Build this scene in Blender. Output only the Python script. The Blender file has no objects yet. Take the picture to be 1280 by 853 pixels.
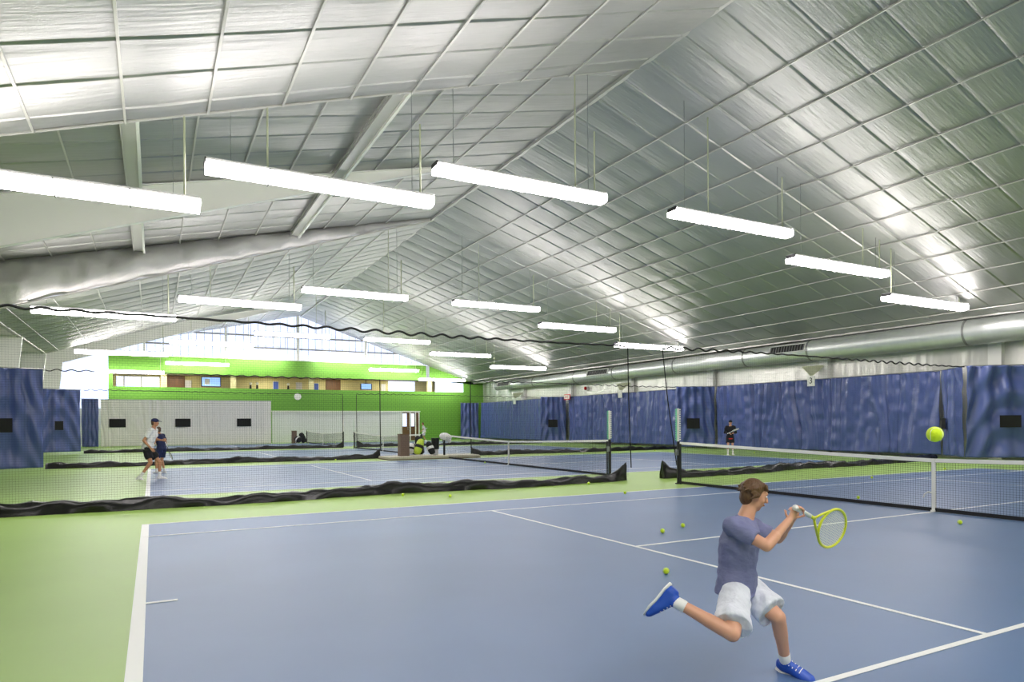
import bpy, math, random
import numpy as np
from mathutils import Vector, Matrix
random.seed(7); np.random.seed(7)
sc = bpy.context.scene
col = sc.collection
PI = math.pi

# ---------------------------------------------------------------- camera, world, exposure
YAW, ROLL = 0.5, -0.0068
FWD = Vector((math.sin(YAW), math.cos(YAW), 0)); R0 = Vector((math.cos(YAW), -math.sin(YAW), 0)); U0 = Vector((0, 0, 1))
RT = R0 * math.cos(ROLL) + U0 * math.sin(ROLL); UP = U0 * math.cos(ROLL) - R0 * math.sin(ROLL)
cam = bpy.data.cameras.new('camera'); camo = bpy.data.objects.new('camera', cam); col.objects.link(camo)
M = Matrix((( RT.x, UP.x, -FWD.x, -11.722), (RT.y, UP.y, -FWD.y, -6.823), (RT.z, UP.z, -FWD.z, 1.563), (0, 0, 0, 1)))
camo.matrix_world = M
cam.sensor_width = 36; cam.lens = 847.9 * 36 / 1280
cam.shift_x = -(654.2 - 640) / 1280; cam.shift_y = (529.6 - 426.5) / 1280
cam.clip_start = 0.05; cam.clip_end = 300  # far side of the hall is 63 m away
sc.camera = camo
LAMP = 26.0          # strength of the hanging fixtures
DAY = 1.0            # strength of the daylit panes in the far gable
vs = sc.view_settings; vs.view_transform = 'Standard'; vs.look = 'None'; vs.exposure = 0.2; vs.gamma = 1; vs.use_curve_mapping = False
w = bpy.data.worlds.new('world'); sc.world = w; w.use_nodes = True
w.node_tree.nodes['Background'].inputs[0].default_value = (.9, .95, 1, 1); w.node_tree.nodes['Background'].inputs[1].default_value = 0.6
sc.cycles.use_denoising = True
sc.cycles.max_bounces = 8; sc.cycles.diffuse_bounces = 5; sc.cycles.glossy_bounces = 5; sc.cycles.sample_clamp_indirect = 6

# ---------------------------------------------------------------- materials
def s2l(c):
    return tuple(((v / 255) / 12.92 if v / 255 <= .04045 else ((v / 255 + .055) / 1.055) ** 2.4) for v in c) + (1,)
def mat(name, rgb, rough=.6, metal=0, spec=.5, emit=0, noise=None, bump=None, sheen=0, tint=None):
    m = bpy.data.materials.new(name); m.use_nodes = True; nt = m.node_tree; b = nt.nodes['Principled BSDF']
    c = s2l(rgb); b.inputs['Base Color'].default_value = c; b.inputs['Roughness'].default_value = rough
    b.inputs['Metallic'].default_value = metal; b.inputs['Specular IOR Level'].default_value = spec
    if sheen: b.inputs['Sheen Weight'].default_value = sheen
    if emit:
        b.inputs['Emission Color'].default_value = c; b.inputs['Emission Strength'].default_value = emit
    tc = None
    if noise or bump: tc = nt.nodes.new('ShaderNodeTexCoord')
    if noise:   # (scale vector, amount, detail)
        mp = nt.nodes.new('ShaderNodeMapping'); mp.inputs['Scale'].default_value = noise[0]; nt.links.new(tc.outputs['Object'], mp.inputs[0])
        n = nt.nodes.new('ShaderNodeTexNoise'); n.inputs['Scale'].default_value = 1; n.inputs['Detail'].default_value = noise[2] if len(noise) > 2 else 3
        nt.links.new(mp.outputs[0], n.inputs['Vector'])
        r = nt.nodes.new('ShaderNodeMapRange'); r.inputs['From Min'].default_value = .3; r.inputs['From Max'].default_value = .7
        r.inputs['To Min'].default_value = 1 - noise[1]; r.inputs['To Max'].default_value = 1 + noise[1]
        nt.links.new(n.outputs['Fac'], r.inputs[0])
        mx = nt.nodes.new('ShaderNodeVectorMath'); mx.operation = 'SCALE'; mx.inputs[0].default_value = c[:3]
        nt.links.new(r.outputs[0], mx.inputs['Scale']); nt.links.new(mx.outputs[0], b.inputs['Base Color'])
    if bump:    # (scale vector, strength, distance, detail)
        mp = nt.nodes.new('ShaderNodeMapping'); mp.inputs['Scale'].default_value = bump[0]; nt.links.new(tc.outputs['Object'], mp.inputs[0])
        n = nt.nodes.new('ShaderNodeTexNoise'); n.inputs['Scale'].default_value = 1; n.inputs['Detail'].default_value = bump[3] if len(bump) > 3 else 2
        nt.links.new(mp.outputs[0], n.inputs['Vector'])
        bp = nt.nodes.new('ShaderNodeBump'); bp.inputs['Strength'].default_value = bump[1]; bp.inputs['Distance'].default_value = bump[2]
        nt.links.new(n.outputs['Fac'], bp.inputs['Height']); nt.links.new(bp.outputs[0], b.inputs['Normal'])
    return m
def brickmat(name, rgb, rgb2, scale, rough=.6):
    m = mat(name, rgb, rough); nt = m.node_tree; b = nt.nodes['Principled BSDF']
    tc = nt.nodes.new('ShaderNodeTexCoord'); sx = nt.nodes.new('ShaderNodeSeparateXYZ'); cb = nt.nodes.new('ShaderNodeCombineXYZ')
    nt.links.new(tc.outputs['Object'], sx.inputs[0]); nt.links.new(sx.outputs[0], cb.inputs[0]); nt.links.new(sx.outputs[2], cb.inputs[1])
    br = nt.nodes.new('ShaderNodeTexBrick'); br.inputs['Color1'].default_value = s2l(rgb); br.inputs['Color2'].default_value = s2l(rgb)
    br.inputs['Mortar'].default_value = s2l(rgb2); br.inputs['Scale'].default_value = scale; br.inputs['Mortar Size'].default_value = .02
    br.inputs['Brick Width'].default_value = .4; br.inputs['Row Height'].default_value = .2
    nt.links.new(cb.outputs[0], br.inputs['Vector']); nt.links.new(br.outputs['Color'], b.inputs['Base Color'])
    return m
MT = dict(
    foil=mat('foil_liner', (178, 178, 176), .48, .8, noise=((.5, .7, .5), .05), bump=((.8, 9, .8), .55, .035, 5)),
    foil_wall=mat('foil_wall', (214, 214, 206), .42, .7, bump=((7, 7, .8), .5, .04, 4)),
    foil_wrap=mat('foil_wrap', (214, 210, 210), .55, .4, bump=((3, 3, 3), .6, .06, 5)),
    strap=mat('strap_white', (198, 196, 192), .4, .3),
    white_steel=mat('white_steel', (240, 240, 234), .5, 0),
    white=mat('white_paint', (235, 235, 230), .45),
    grey=mat('grey_metal', (150, 152, 150), .4, .6),
    duct=mat('galvanised_duct', (218, 221, 219), .36, .62, noise=((1, 3, 1), .05), bump=((.5, 60, .5), .12, .01, 1)),
    dark=mat('dark_metal', (30, 30, 32), .5),
    green=mat('court_green', (150, 184, 92), .42, spec=.35, noise=((.5, .5, .5), .05, 6), bump=((160, 160, 160), .15, .002)),
    blue=mat('court_blue', (90, 117, 158), .4, spec=.4, noise=((.6, .6, .6), .06, 6), bump=((160, 160, 160), .15, .002)),
    line=mat('line_white', (240, 242, 240), .5),
    net=mat('net_black', (22, 24, 26), .7),
    vinyl=mat('black_vinyl', (12, 12, 13), .32, spec=.5, bump=((6, 6, 6), .5, .03, 3)),
    tape=mat('net_tape', (244, 243, 236), .6),
    navy=mat('navy_curtain', (76, 92, 152), .36, spec=.6, bump=((4, 4, .9), .2, .03, 3)),
    vent=mat('black_mesh', (18, 18, 20), .8),
    cream=mat('cream_curtain', (246, 243, 238), .6, bump=((4, 4, 1.5), .3, .03, 2)),
    wallgreen=brickmat('green_block_wall', (104, 160, 54), (88, 140, 42), 1.0),
    panel=mat('pale_panel', (224, 226, 230), .5),
    beige=mat('beige_wall', (206, 198, 146), .7),
    purple=mat('gallery_ceiling', (120, 112, 130), .7),
    brown=mat('brown_wood', (98, 66, 34), .5, noise=((8, 8, .8), .25)),
    brownbox=mat('brown_block', (118, 98, 86), .7, noise=((20, 20, 20), .15)),
    slab=mat('beige_slab', (190, 186, 168), .6, noise=((3, 3, 3), .05)),
    daypane=mat('daylit_pane', (214, 224, 255), .4, emit=DAY),
    lamp=mat('lamp_diffuser', (255, 248, 247), .4, emit=LAMP),
    ball=mat('ball_felt', (214, 240, 40), .85, sheen=.3, bump=((150, 150, 150), .5, .003)),
    skin=mat('skin', (214, 160, 132), .5, bump=((60, 60, 60), .1, .003)),
    skin2=mat('skin_tan', (196, 140, 104), .5),
    hair=mat('brown_hair', (92, 64, 38), .55, bump=((90, 90, 14), .8, .01, 3)),
    shirt=mat('grey_blue_shirt', (118, 122, 162), .8, bump=((9, 9, 14), .7, .03, 3)),
    shorts=mat('white_shorts', (222, 226, 238), .75, bump=((14, 14, 5), .7, .03, 3)),
    shoeblue=mat('shoe_blue', (38, 84, 190), .45), black=mat('black_cloth', (24, 24, 28), .8, bump=((12, 12, 9), .4, .02)),
    whitecloth=mat('white_cloth', (240, 240, 238), .8, bump=((12, 12, 9), .4, .02)), navycloth=mat('navy_cloth', (34, 42, 84), .8),
    red=mat('red_plastic', (206, 40, 44), .4), teal=mat('mint_green', (120, 205, 165), .5), lime=mat('lime_yellow', (190, 214, 60), .5),
    eye=mat('eye_white', (238, 236, 230), .25), pupil=mat('pupil', (40, 26, 18), .2), lip=mat('lip', (178, 100, 92), .5),
    screen=mat('screen_glow', (110, 150, 220), .2, emit=1.2), poster=mat('poster_pale', (206, 206, 210), .5), posterblue=mat('poster_blue', (60, 90, 180), .5),
    olive=mat('pale_olive', (196, 200, 170), .6), racketyellow=mat('racket_yellow', (214, 222, 50), .35), string=mat('string_white', (236, 238, 220), .5),
)

# ---------------------------------------------------------------- helpers
WLOC = {}
class MB:
    def __init__(s): s.v = []; s.f = []
    def add(s, v, f):
        o = len(s.v); s.v += [tuple(p) for p in v]; s.f += [tuple(i + o for i in q) for q in f]; return s
    def box(s, c, d, rz=0, axes=None):
        if axes is None: axes = (Vector((math.cos(rz), math.sin(rz), 0)), Vector((-math.sin(rz), math.cos(rz), 0)), Vector((0, 0, 1)))
        c = Vector(c); v = []
        for i in (-.5, .5):
            for j in (-.5, .5):
                for k in (-.5, .5): v.append(c + axes[0] * i * d[0] + axes[1] * j * d[1] + axes[2] * k * d[2])
        return s.add(v, [(0, 1, 3, 2), (4, 6, 7, 5), (0, 4, 5, 1), (2, 3, 7, 6), (0, 2, 6, 4), (1, 5, 7, 3)])
    def rbox(s, c, d, r, rz=0, n=4):     # box with rounded vertical edges and small top bevel
        ax = Vector((math.cos(rz), math.sin(rz), 0)); ay = Vector((-math.sin(rz), math.cos(rz), 0)); c = Vector(c)
        ring = []
        for qx, qy, a0 in ((1, 1, 0), (-1, 1, PI / 2), (-1, -1, PI), (1, -1, 1.5 * PI)):
            for i in range(n + 1):
                a = a0 + i * PI / 2 / n; ring.append((qx * (d[0] / 2 - r) + r * math.cos(a), qy * (d[1] / 2 - r) + r * math.sin(a)))
        lv = [(-d[2] / 2, 1), (d[2] / 2 - r * .5, 1), (d[2] / 2, 1 - r * .8 / max(min(d[0], d[1]), .001))]
        v = []; m = len(ring)
        for z, k in lv: v += [c + ax * x * k + ay * y * k + Vector((0, 0, z)) for x, y in ring]
        f = [tuple(range(m - 1, -1, -1)), tuple(range(2 * m, 3 * m))]
        for l in range(2):
            for i in range(m): f.append((l * m + i, l * m + (i + 1) % m, (l + 1) * m + (i + 1) % m, (l + 1) * m + i))
        return s.add(v, f)
    def tube(s, pts, r, n=8, cap=True, closed=False):
        pts = [Vector(p) for p in pts]; N = len(pts); rs = r if isinstance(r, (list, tuple)) else [r] * N
        v = []; pu = None
        for i, p in enumerate(pts):
            if closed: t = pts[(i + 1) % N] - pts[i - 1]
            else: t = pts[min(i + 1, N - 1)] - pts[max(i - 1, 0)]
            if t.length < 1e-9: t = Vector((0, 0, 1))
            t.normalize()
            if pu is None: pu = t.orthogonal().normalized()
            pu = (pu - t * pu.dot(t)); pu = pu.normalized() if pu.length > 1e-6 else t.orthogonal().normalized()
            w_ = t.cross(pu)
            for k in range(n):
                a = 2 * PI * k / n; v.append(p + (pu * math.cos(a) + w_ * math.sin(a)) * rs[i])
        f = []
        for i in range(N if closed else N - 1):
            j = (i + 1) % N
            for k in range(n): f.append((i * n + k, i * n + (k + 1) % n, j * n + (k + 1) % n, j * n + k))
        if cap and not closed: f += [tuple(range(n - 1, -1, -1)), tuple(range((N - 1) * n, N * n))]
        return s.add(v, f)
    def capsule(s, p0, r0, p1, r1, n=14):
        p0, p1 = Vector(p0), Vector(p1); d = (p1 - p0); L = d.length; d = d / L if L > 1e-6 else Vector((0, 0, 1))
        P, Rr = [], []
        for i in range(5):
            a = -PI / 2 + i * PI / 8; P.append(p0 + d * r0 * math.sin(a)); Rr.append(max(r0 * math.cos(a), .0005))
        for i in range(5):
            a = i * PI / 8; P.append(p1 + d * r1 * math.sin(a)); Rr.append(max(r1 * math.cos(a), .0005))
        return s.tube(P, Rr, n)
    def ell(s, c, r, axes=None, nu=16, nv=10):
        c = Vector(c); axes = axes or (Vector((1, 0, 0)), Vector((0, 1, 0)), Vector((0, 0, 1)))
        v = [c - axes[2] * r[2]]
        for j in range(1, nv):
            a = -PI / 2 + PI * j / nv
            for i in range(nu):
                b = 2 * PI * i / nu
                v.append(c + axes[0] * r[0] * math.cos(a) * math.cos(b) + axes[1] * r[1] * math.cos(a) * math.sin(b) + axes[2] * r[2] * math.sin(a))
        v.append(c + axes[2] * r[2]); f = []
        for i in range(nu): f.append((0, 1 + (i + 1) % nu, 1 + i))
        for j in range(nv - 2):
            for i in range(nu): f.append((1 + j * nu + i, 1 + j * nu + (i + 1) % nu, 1 + (j + 1) * nu + (i + 1) % nu, 1 + (j + 1) * nu + i))
        b0 = 1 + (nv - 2) * nu; t = len(v) - 1
        for i in range(nu): f.append((b0 + i, b0 + (i + 1) % nu, t))
        return s.add(v, f)
    def loft(s, pts, rx, ry, lat, n=20):    # elliptical rings, lat = lateral axis
        pts = [Vector(p) for p in pts]; N = len(pts); v = []
        for i, p in enumerate(pts):
            t = (pts[min(i + 1, N - 1)] - pts[max(i - 1, 0)]).normalized()
            l = lat[i] if isinstance(lat, list) else lat; l = (l - t * l.dot(t)).normalized(); q = t.cross(l)
            for k in range(n):
                a = 2 * PI * k / n; v.append(p + l * rx[i] * math.cos(a) + q * ry[i] * math.sin(a))
        f = [tuple(range(n - 1, -1, -1)), tuple(range((N - 1) * n, N * n))]
        for i in range(N - 1):
            for k in range(n): f.append((i * n + k, i * n + (k + 1) % n, (i + 1) * n + (k + 1) % n, (i + 1) * n + k))
        return s.add(v, f)
    def grid(s, A):                          # A: numpy (ny, nx, 3)
        ny, nx, _ = A.shape; v = A.reshape(-1, 3).tolist(); f = []
        for j in range(ny - 1):
            b = j * nx
            for i in range(nx - 1): f.append((b + i, b + i + 1, b + nx + i + 1, b + nx + i))
        return s.add(v, f)
    def build(s, name, m, parent=None, smooth=False, remesh=0, solid=0, label=None, smooth_it=0):
        me = bpy.data.meshes.new(name)
        off = WLOC.get(parent.name, Vector((0, 0, 0))) if parent else Vector((0, 0, 0))
        me.from_pydata([(p[0] - off[0], p[1] - off[1], p[2] - off[2]) for p in s.v], [], s.f); me.update()
        ob = bpy.data.objects.new(name, me); col.objects.link(ob); me.materials.append(MT[m] if isinstance(m, str) else m)
        if parent: ob.parent = parent
        WLOC[ob.name] = off
        if smooth:
            me.polygons.foreach_set('use_smooth', [True] * len(me.polygons))
        if remesh:
            r = ob.modifiers.new('remesh', 'REMESH'); r.mode = 'VOXEL'; r.voxel_size = remesh; r.use_smooth_shade = True
            q = ob.modifiers.new('smooth', 'SMOOTH'); q.factor = .6; q.iterations = smooth_it or 4
        if solid:
            q = ob.modifiers.new('solid', 'SOLIDIFY'); q.thickness = solid; q.offset = 0
        if label: ob['label'] = label
        return ob
def tag(o, label, cat, group=None):
    o['label'] = label; o['category'] = cat
    if group: o['group'] = group
    return o
def struct(o): o['kind'] = 'structure'; return o
def thing(name, loc, label, cat, group=None):
    o = bpy.data.objects.new(name, None); col.objects.link(o); o.location = loc; o.empty_display_size = .1
    WLOC[o.name] = Vector(loc); return tag(o, label, cat, group)
KIDS = {}
def dup(root, loc, label, group=None):
    def cp(o, par):
        c = o.copy(); col.objects.link(c); c.parent = par
        for ch in o.children: cp(ch, c)
        return c
    r = cp(root, None); r.location = loc; WLOC[r.name] = Vector(loc); r['label'] = label
    if group: r['group'] = group
    return r
def text_mesh(txt, size, depth=.004):
    cu = bpy.data.curves.new('t', 'FONT'); cu.body = txt; cu.size = size; cu.extrude = depth; cu.align_x = 'CENTER'; cu.align_y = 'CENTER'
    o = bpy.data.objects.new('t', cu); col.objects.link(o); bpy.context.view_layer.update()
    me = bpy.data.meshes.new_from_object(o.evaluated_get(bpy.context.evaluated_depsgraph_get()))
    v = [tuple(x.co) for x in me.vertices]; f = [tuple(p.vertices) for p in me.polygons]
    bpy.data.objects.remove(o); return v, f
def vnoise(x, y, seed, sx, sy):            # smooth value noise on arrays
    rs = np.random.RandomState(seed); T = rs.rand(64, 64) * 2 - 1
    X = np.asarray(x) * sx + 1000; Y = np.asarray(y) * sy + 1000
    xi = np.floor(X).astype(int); yi = np.floor(Y).astype(int); fx = X - xi; fy = Y - yi
    fx = fx * fx * (3 - 2 * fx); fy = fy * fy * (3 - 2 * fy)
    g = lambda a, b: T[a % 64, b % 64]
    return (g(xi, yi) * (1 - fx) + g(xi + 1, yi) * fx) * (1 - fy) + (g(xi, yi + 1) * (1 - fx) + g(xi + 1, yi + 1) * fx) * fy

# ---------------------------------------------------------------- building shell
Y0, YG = -16.5, 56.3              # near end wall, far gable
XE, XW = 17.0, 18.1               # eave line, side walls
RZ, SL = 11.3, .327               # ridge height, roof pitch
HZ, HS = 11.42, .232              # higher liner over some left bays
PUR = [2.27 + 1.41 * k for k in range(11)]
struct(MB().box((0, 20, -.1), (37, 75, .2)).build('floor', 'green'))

def liner(name, side, x1, z0, s, ya, yb, seed):
    nx = max(2, int(x1 / .2)); per = 1.25; ys = []
    k0 = int(math.floor((ya - 1.11) / per))
    while 1.11 + k0 * per < yb:
        ys += [1.11 + k0 * per + per * q for q in (0, .014, .028, .045, .07, .11, .17, .25, .33, .42, .5, .58, .67, .75, .83, .89, .93, .955, .972, .986)]; k0 += 1
    Y = np.array([ya] + [q for q in ys if ya < q < yb] + [yb]); X = np.linspace(0, x1, nx); X, Y = np.meshgrid(X, Y)
    k = np.floor((Y - 1.11) / per + 1e-6); t = np.clip((Y - 1.11) / per - k, 0, 1)
    cell = np.floor((X - 2.27) / 1.41); u = (X - 2.27) / 1.41 - cell
    rnd = vnoise(cell * 1.0, k * 1.0, seed, 1.0, 1.0)
    ds = np.minimum(t, 1 - t) * per
    d = .022 * (1 - np.exp(-ds / .035)) * (1 + .4 * vnoise(X, Y, seed + 7, 1.3, 2)) + .016 * np.sin(PI * t) * (1 + .6 * rnd)
    d = d + .014 * np.exp(-((t * per - .05) / .022) ** 2) * (.6 + .6 * np.sin(PI * np.clip(u, 0, 1)))
    d = d + .010 * np.sin(PI * np.clip(u, 0, 1)) * np.sin(PI * t)
    wr = vnoise(X, Y, seed + 1, .45, 6) * .009 + vnoise(X, Y, seed + 2, .8, 13) * .004
    d = d + wr * (.3 + 1.0 * np.exp(-(ds / .25) ** 2)) + .018 * vnoise(X, Y, seed + 3, .22, .9)
    n = np.array([side * s, 0, 1.]); n = n / np.linalg.norm(n)
    P = np.stack([side * X, Y, z0 - s * X], -1) - n * d[..., None]
    if side < 0: P = P[:, ::-1]
    c = struct(MB().grid(P).build(name, 'foil', smooth=True))
    c['label'] = 'silver foil roof liner with sagging square panels'
    for x in PUR:
        if x > x1 - .3: continue
        q = MB(); q.box((side * x, (ya + yb) / 2, z0 - s * x - .075), (.042, yb - ya, .03)); q.build('purlin', 'strap', c)
    return c
liner('ceiling', 1, XE + .15, RZ, SL, Y0, YG, 11)
liner('ceiling.001', -1, XE + .15, RZ, SL, Y0, 7.9, 21)
liner('ceiling.002', -1, XW, HZ, HS, 7.9, 23.7, 31)
liner('ceiling.003', -1, XE + .15, RZ, SL, 23.7, 39.5, 41)
liner('ceiling.004', -1, XW, HZ, HS, 39.5, YG, 51)
struct(MB().box((0, (Y0 + YG) / 2, RZ + .0), (.12, YG - Y0, .1)).build('trim_1', 'strap'))
# drop faces between the higher and the lower liner
def dropface(name, y, bulge, seed):
    nx, nz = 150, 24
    T, V = np.meshgrid(np.linspace(0, 1, nx), np.linspace(0, 1, nz)); X = T * XW
    zt = HZ - HS * X; zb = np.minimum(zt - .02, RZ + .03 - SL * X - .06 * np.abs(np.sin(PI * (X - 2.27) / 1.41)))
    Z = zt + (zb - zt) * V; h = (zt - zb)
    d = bulge * np.clip(h * .9, 0, 1) * np.sin(PI * np.clip(V * .62 + .38, 0, 1)) ** .7 * V ** .5 * 1.6 + .09 * vnoise(X, Z, seed, 1.3, 2.4) + .07 * vnoise(X, Z, seed + 1, 3.4, 1.2)
    P = np.stack([-X, y - np.abs(d) * 1.0, Z], -1)
    return struct(MB().grid(P).build(name, 'foil_wrap', smooth=True))
dropface('trim_2', 23.7, .5, 5)
struct(MB().add([(0, 7.93, RZ), (-XW, 7.93, RZ - SL * XW), (-XW, 7.93, HZ - HS * XW), (0, 7.93, HZ)], [(0, 1, 2, 3)]).build('trim_3', 'foil_wrap'))
struct(MB().add([(0, 39.48, RZ), (-XW, 39.48, RZ - SL * XW), (-XW, 39.48, HZ - HS * XW), (0, 39.48, HZ)], [(0, 1, 2, 3)]).build('trim_4', 'foil_wrap'))
for i, y in enumerate((7.9, 23.6, 39.5)):   # bright lip where a low liner bay ends
    struct(MB().tube([(0, y, RZ - .04), (-XE, y, RZ - SL * XE - .06)], .028, 6).build('trim_%d' % (5 + i), 'strap'))
# eaves
struct(MB().box((XE + .02, (Y0 + YG) / 2, RZ - SL * XE - .05), (.09, YG - Y0, .09)).build('trim_8', 'strap'))
struct(MB().box((17.6, (Y0 + YG) / 2, 5.72), (1.05, YG - Y0, .04)).build('trim_9', 'foil_wall'))
for i, (a, b) in enumerate(((Y0, 7.9), (23.7, 39.5))):
    struct(MB().box((-XE - .02, (a + b) / 2, RZ - SL * XE - .03), (.1, b - a, .1)).build('trim_%d' % (10 + 2 * i), 'strap'))
    struct(MB().box((-17.6, (a + b) / 2, 5.74), (1.05, b - a, .04)).build('trim_%d' % (11 + 2 * i), 'foil_wall'))
def sidewall(name, x, z1, seed):
    ny = 620; nz = 10
    Yg, Z = np.meshgrid(np.linspace(Y0, YG, ny), np.linspace(0, z1, nz))
    d = .05 * vnoise(Yg, Z, seed, 2.2, .35) + .03 * vnoise(Yg, Z, seed + 1, 6, .5)
    P = np.stack([x + d, Yg, Z], -1)
    if x < 0: P = P[:, ::-1]
    return struct(MB().grid(P).build(name, 'foil_wall', smooth=True))
sidewall('wall_right', XW, 5.8, 3); sidewall('wall_left', -XW, 7.4, 4)
m = MB(); m.box((0, Y0 - .1, 6), (37, .2, 12)); struct(m.build('wall_near', 'panel'))
# columns on the side walls
n = 14
for y in (-7.9, 0, 7.9, 15.8, 23.7, 31.6, 39.5, 47.4):
    struct(MB().box((17.97, y + .05, 2.85), (.24, .5, 5.7)).build('trim_%d' % n, 'white_steel')); n += 1
    if y >= 15.8:   # left: columns that widen upwards, pale inner flange
        m = MB(); v = []
        zt = RZ - SL * 17.0 if 23 < y < 40 else 5.9
        for yy in (y - .14, y + .14): v += [(-18.1, yy, 0), (-17.55, yy, 0), (-16.95, yy, zt), (-18.1, yy, zt)]
        m.add(v, [(0, 1, 2, 3), (7, 6, 5, 4), (0, 4, 5, 1), (1, 5, 6, 2), (2, 6, 7, 3)])
        struct(m.build('trim_%d' % n, 'white_steel')); n += 1

# tapered white rafters under the higher left liner, and the braces along the hall
def rafter(y, label):
    xs = [2.4, 4, 6, 9, 12, 15, 17.9]
    t = thing('roof_rafter', (-9, y, 8.5), label, 'rafter', None)
    m = MB(); v = []; f = []
    for x in xs:
        zt = HZ - HS * x - .08; zb = min(zt - .12, 11.5 - .334 * x)
        v += [(-x, y - .01, zt), (-x, y - .01, zb), (-x, y + .01, zb), (-x, y + .01, zt)]
    for i in range(len(xs) - 1):
        for k in range(4): f.append((i * 4 + k, (i + 1) * 4 + k, (i + 1) * 4 + (k + 1) % 4, i * 4 + (k + 1) % 4))
    m.add(v, f); m.build('web', 'white_steel', t)
    for (nm, zz) in (('bottom_flange', lambda x: min(HZ - HS * x - .2, 11.5 - .334 * x)), ('top_flange', lambda x: HZ - HS * x - .08)):
        m = MB(); v = []; f = []
        for x in xs:
            z = zz(x); v += [(-x, y - .11, z), (-x, y - .11, z - .016), (-x, y + .11, z - .016), (-x, y + .11, z)]
        for i in range(len(xs) - 1):
            for k in range(4): f.append((i * 4 + k, (i + 1) * 4 + k, (i + 1) * 4 + (k + 1) % 4, i * 4 + (k + 1) % 4))
        m.add(v, f); m.build(nm, 'white_steel', t)
rafter(15.8, 'long white tapered steel roof beam, the nearest one on the left, above the hanging lights')
rafter(47.4, 'far white tapered roof beam below the daylit gable')
def brace(x, label):
    z = HZ - HS * abs(x) - .3
    t = thing('brace_beam', (x, 15.8, z), label, 'beam')
    MB().box((x, 15.75, z + .03), (.34, 15.4, .02)).build('web', 'strap', t)
    MB().box((x + .17, 15.75, z), (.07, 15.4, .14)).build('flange', 'white_steel', t)
    MB().box((x - .17, 15.75, z), (.03, 15.4, .08)).build('flange', 'strap', t)
brace(-12.15, 'straight silver roof brace at the far left, running away from the viewer above the hanging lights')
brace(-6.35, 'slanting silver roof brace right of centre, meeting the white beam near the ridge')

# far gable: green block wall with a long gallery opening, glazed triangle above
def quadbox(name, x0, x1, z0, z1, y0, y1, m, parent=None):
    return MB().box(((x0 + x1) / 2, (y0 + y1) / 2, (z0 + z1) / 2), (x1 - x0, y1 - y0, z1 - z0)).build(name, m, parent)
GT = 7.3
def green(parts, name):
    q = MB()
    for x0, x1, z0, z1 in parts: q.box(((x0 + x1) / 2, YG + .1, (z0 + z1) / 2), (x1 - x0, .2, z1 - z0))
    # sloping shoulder at the right under the roof
    xr = (RZ - GT) / SL
    q.add([(xr, YG, 5.85), (XW, YG, 5.85), (XW, YG, 5.5), (XE, YG, RZ - SL * XE), (xr, YG, GT)], [(4, 3, 2, 1, 0)])
    return struct(q.build(name, 'wallgreen'))
green([(-14.8, 11.9, 5.85, GT), (-14.8, 18.1, 2.76, 4.75), (-14.8, -2.5, 0, 2.76), (11.2, 18.1, 0, 2.76), (-14.8, -14.5, 4.75, 5.85), (15.9, 18.1, 4.75, 5.85)], 'wall_back')
# white ribbed wall under it
q = MB(); q.box((4.35, YG + .06, 1.38), (13.7, .1, 2.76))
for k in range(34): q.box((-2.4 + k * .4, YG, 1.38), (.07 if k % 3 else .16, .05, 2.74))
struct(q.build('wall_back.001', 'panel'))
struct(MB().box((4.35, YG - .03, 2.8), (13.8, .1, .07)).build('trim_40', 'white'))
# gable glazing
def zr(x): return (RZ - SL * x) if x > 0 else (HZ + HS * x)
q = MB(); xs = list(np.linspace(-18.0, 12.2, 60)); v = []; f = []
for x in xs: v += [(x, YG + .15, GT if x > -14.8 else 3.0), (x, YG + .15, max(zr(x) + .05, GT + .01))]
for i in range(len(xs) - 1): f.append((2 * i, 2 * i + 2, 2 * i + 3, 2 * i + 1))
gl = struct(q.add(v, f).build('window_1', 'daypane'))
struct(MB().box((-16.45, YG + .2, 1.7), (3.3, .06, 3.4)).build('wall_back.002', 'panel'))
q = MB(); q.box((-16.45, YG + .2, 5.3), (3.3, .04, 3.8)); struct(q.build('window_2', 'daypane'))
k = 0
for x in np.arange(-17.6, 12.2, .61):     # thin glazing bars
    k += 1; zt = zr(x)
    if zt > GT + .1: q = MB(); q.box((x, YG + .1, (GT + zt) / 2), (.035, .04, zt - GT)); q.build('glazing_bar', 'grey', gl)
for x, wd in ((-12.3, .16), (-6.2, .2), (-.25, .26), (5.9, .24), (-14.85, .2)):
    struct(MB().box((x, YG, (GT + zr(x)) / 2), (wd, .22, zr(x) - GT)).build('trim_%d' % (41 + k % 7), 'white_steel')); k += 1
for z, x0, x1 in ((8.35, -14, 9.0), (9.4, -8.7, 5.9)):
    struct(MB().box(((x0 + x1) / 2, YG + .03, z), (x1 - x0, .12, .13)).build('trim_%d' % (50 + int(z)), 'grey'))
struct(MB().box((-1.5, YG - .02, GT + .03), (26.6, .12, .07)).build('trim_60', 'white'))

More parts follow.
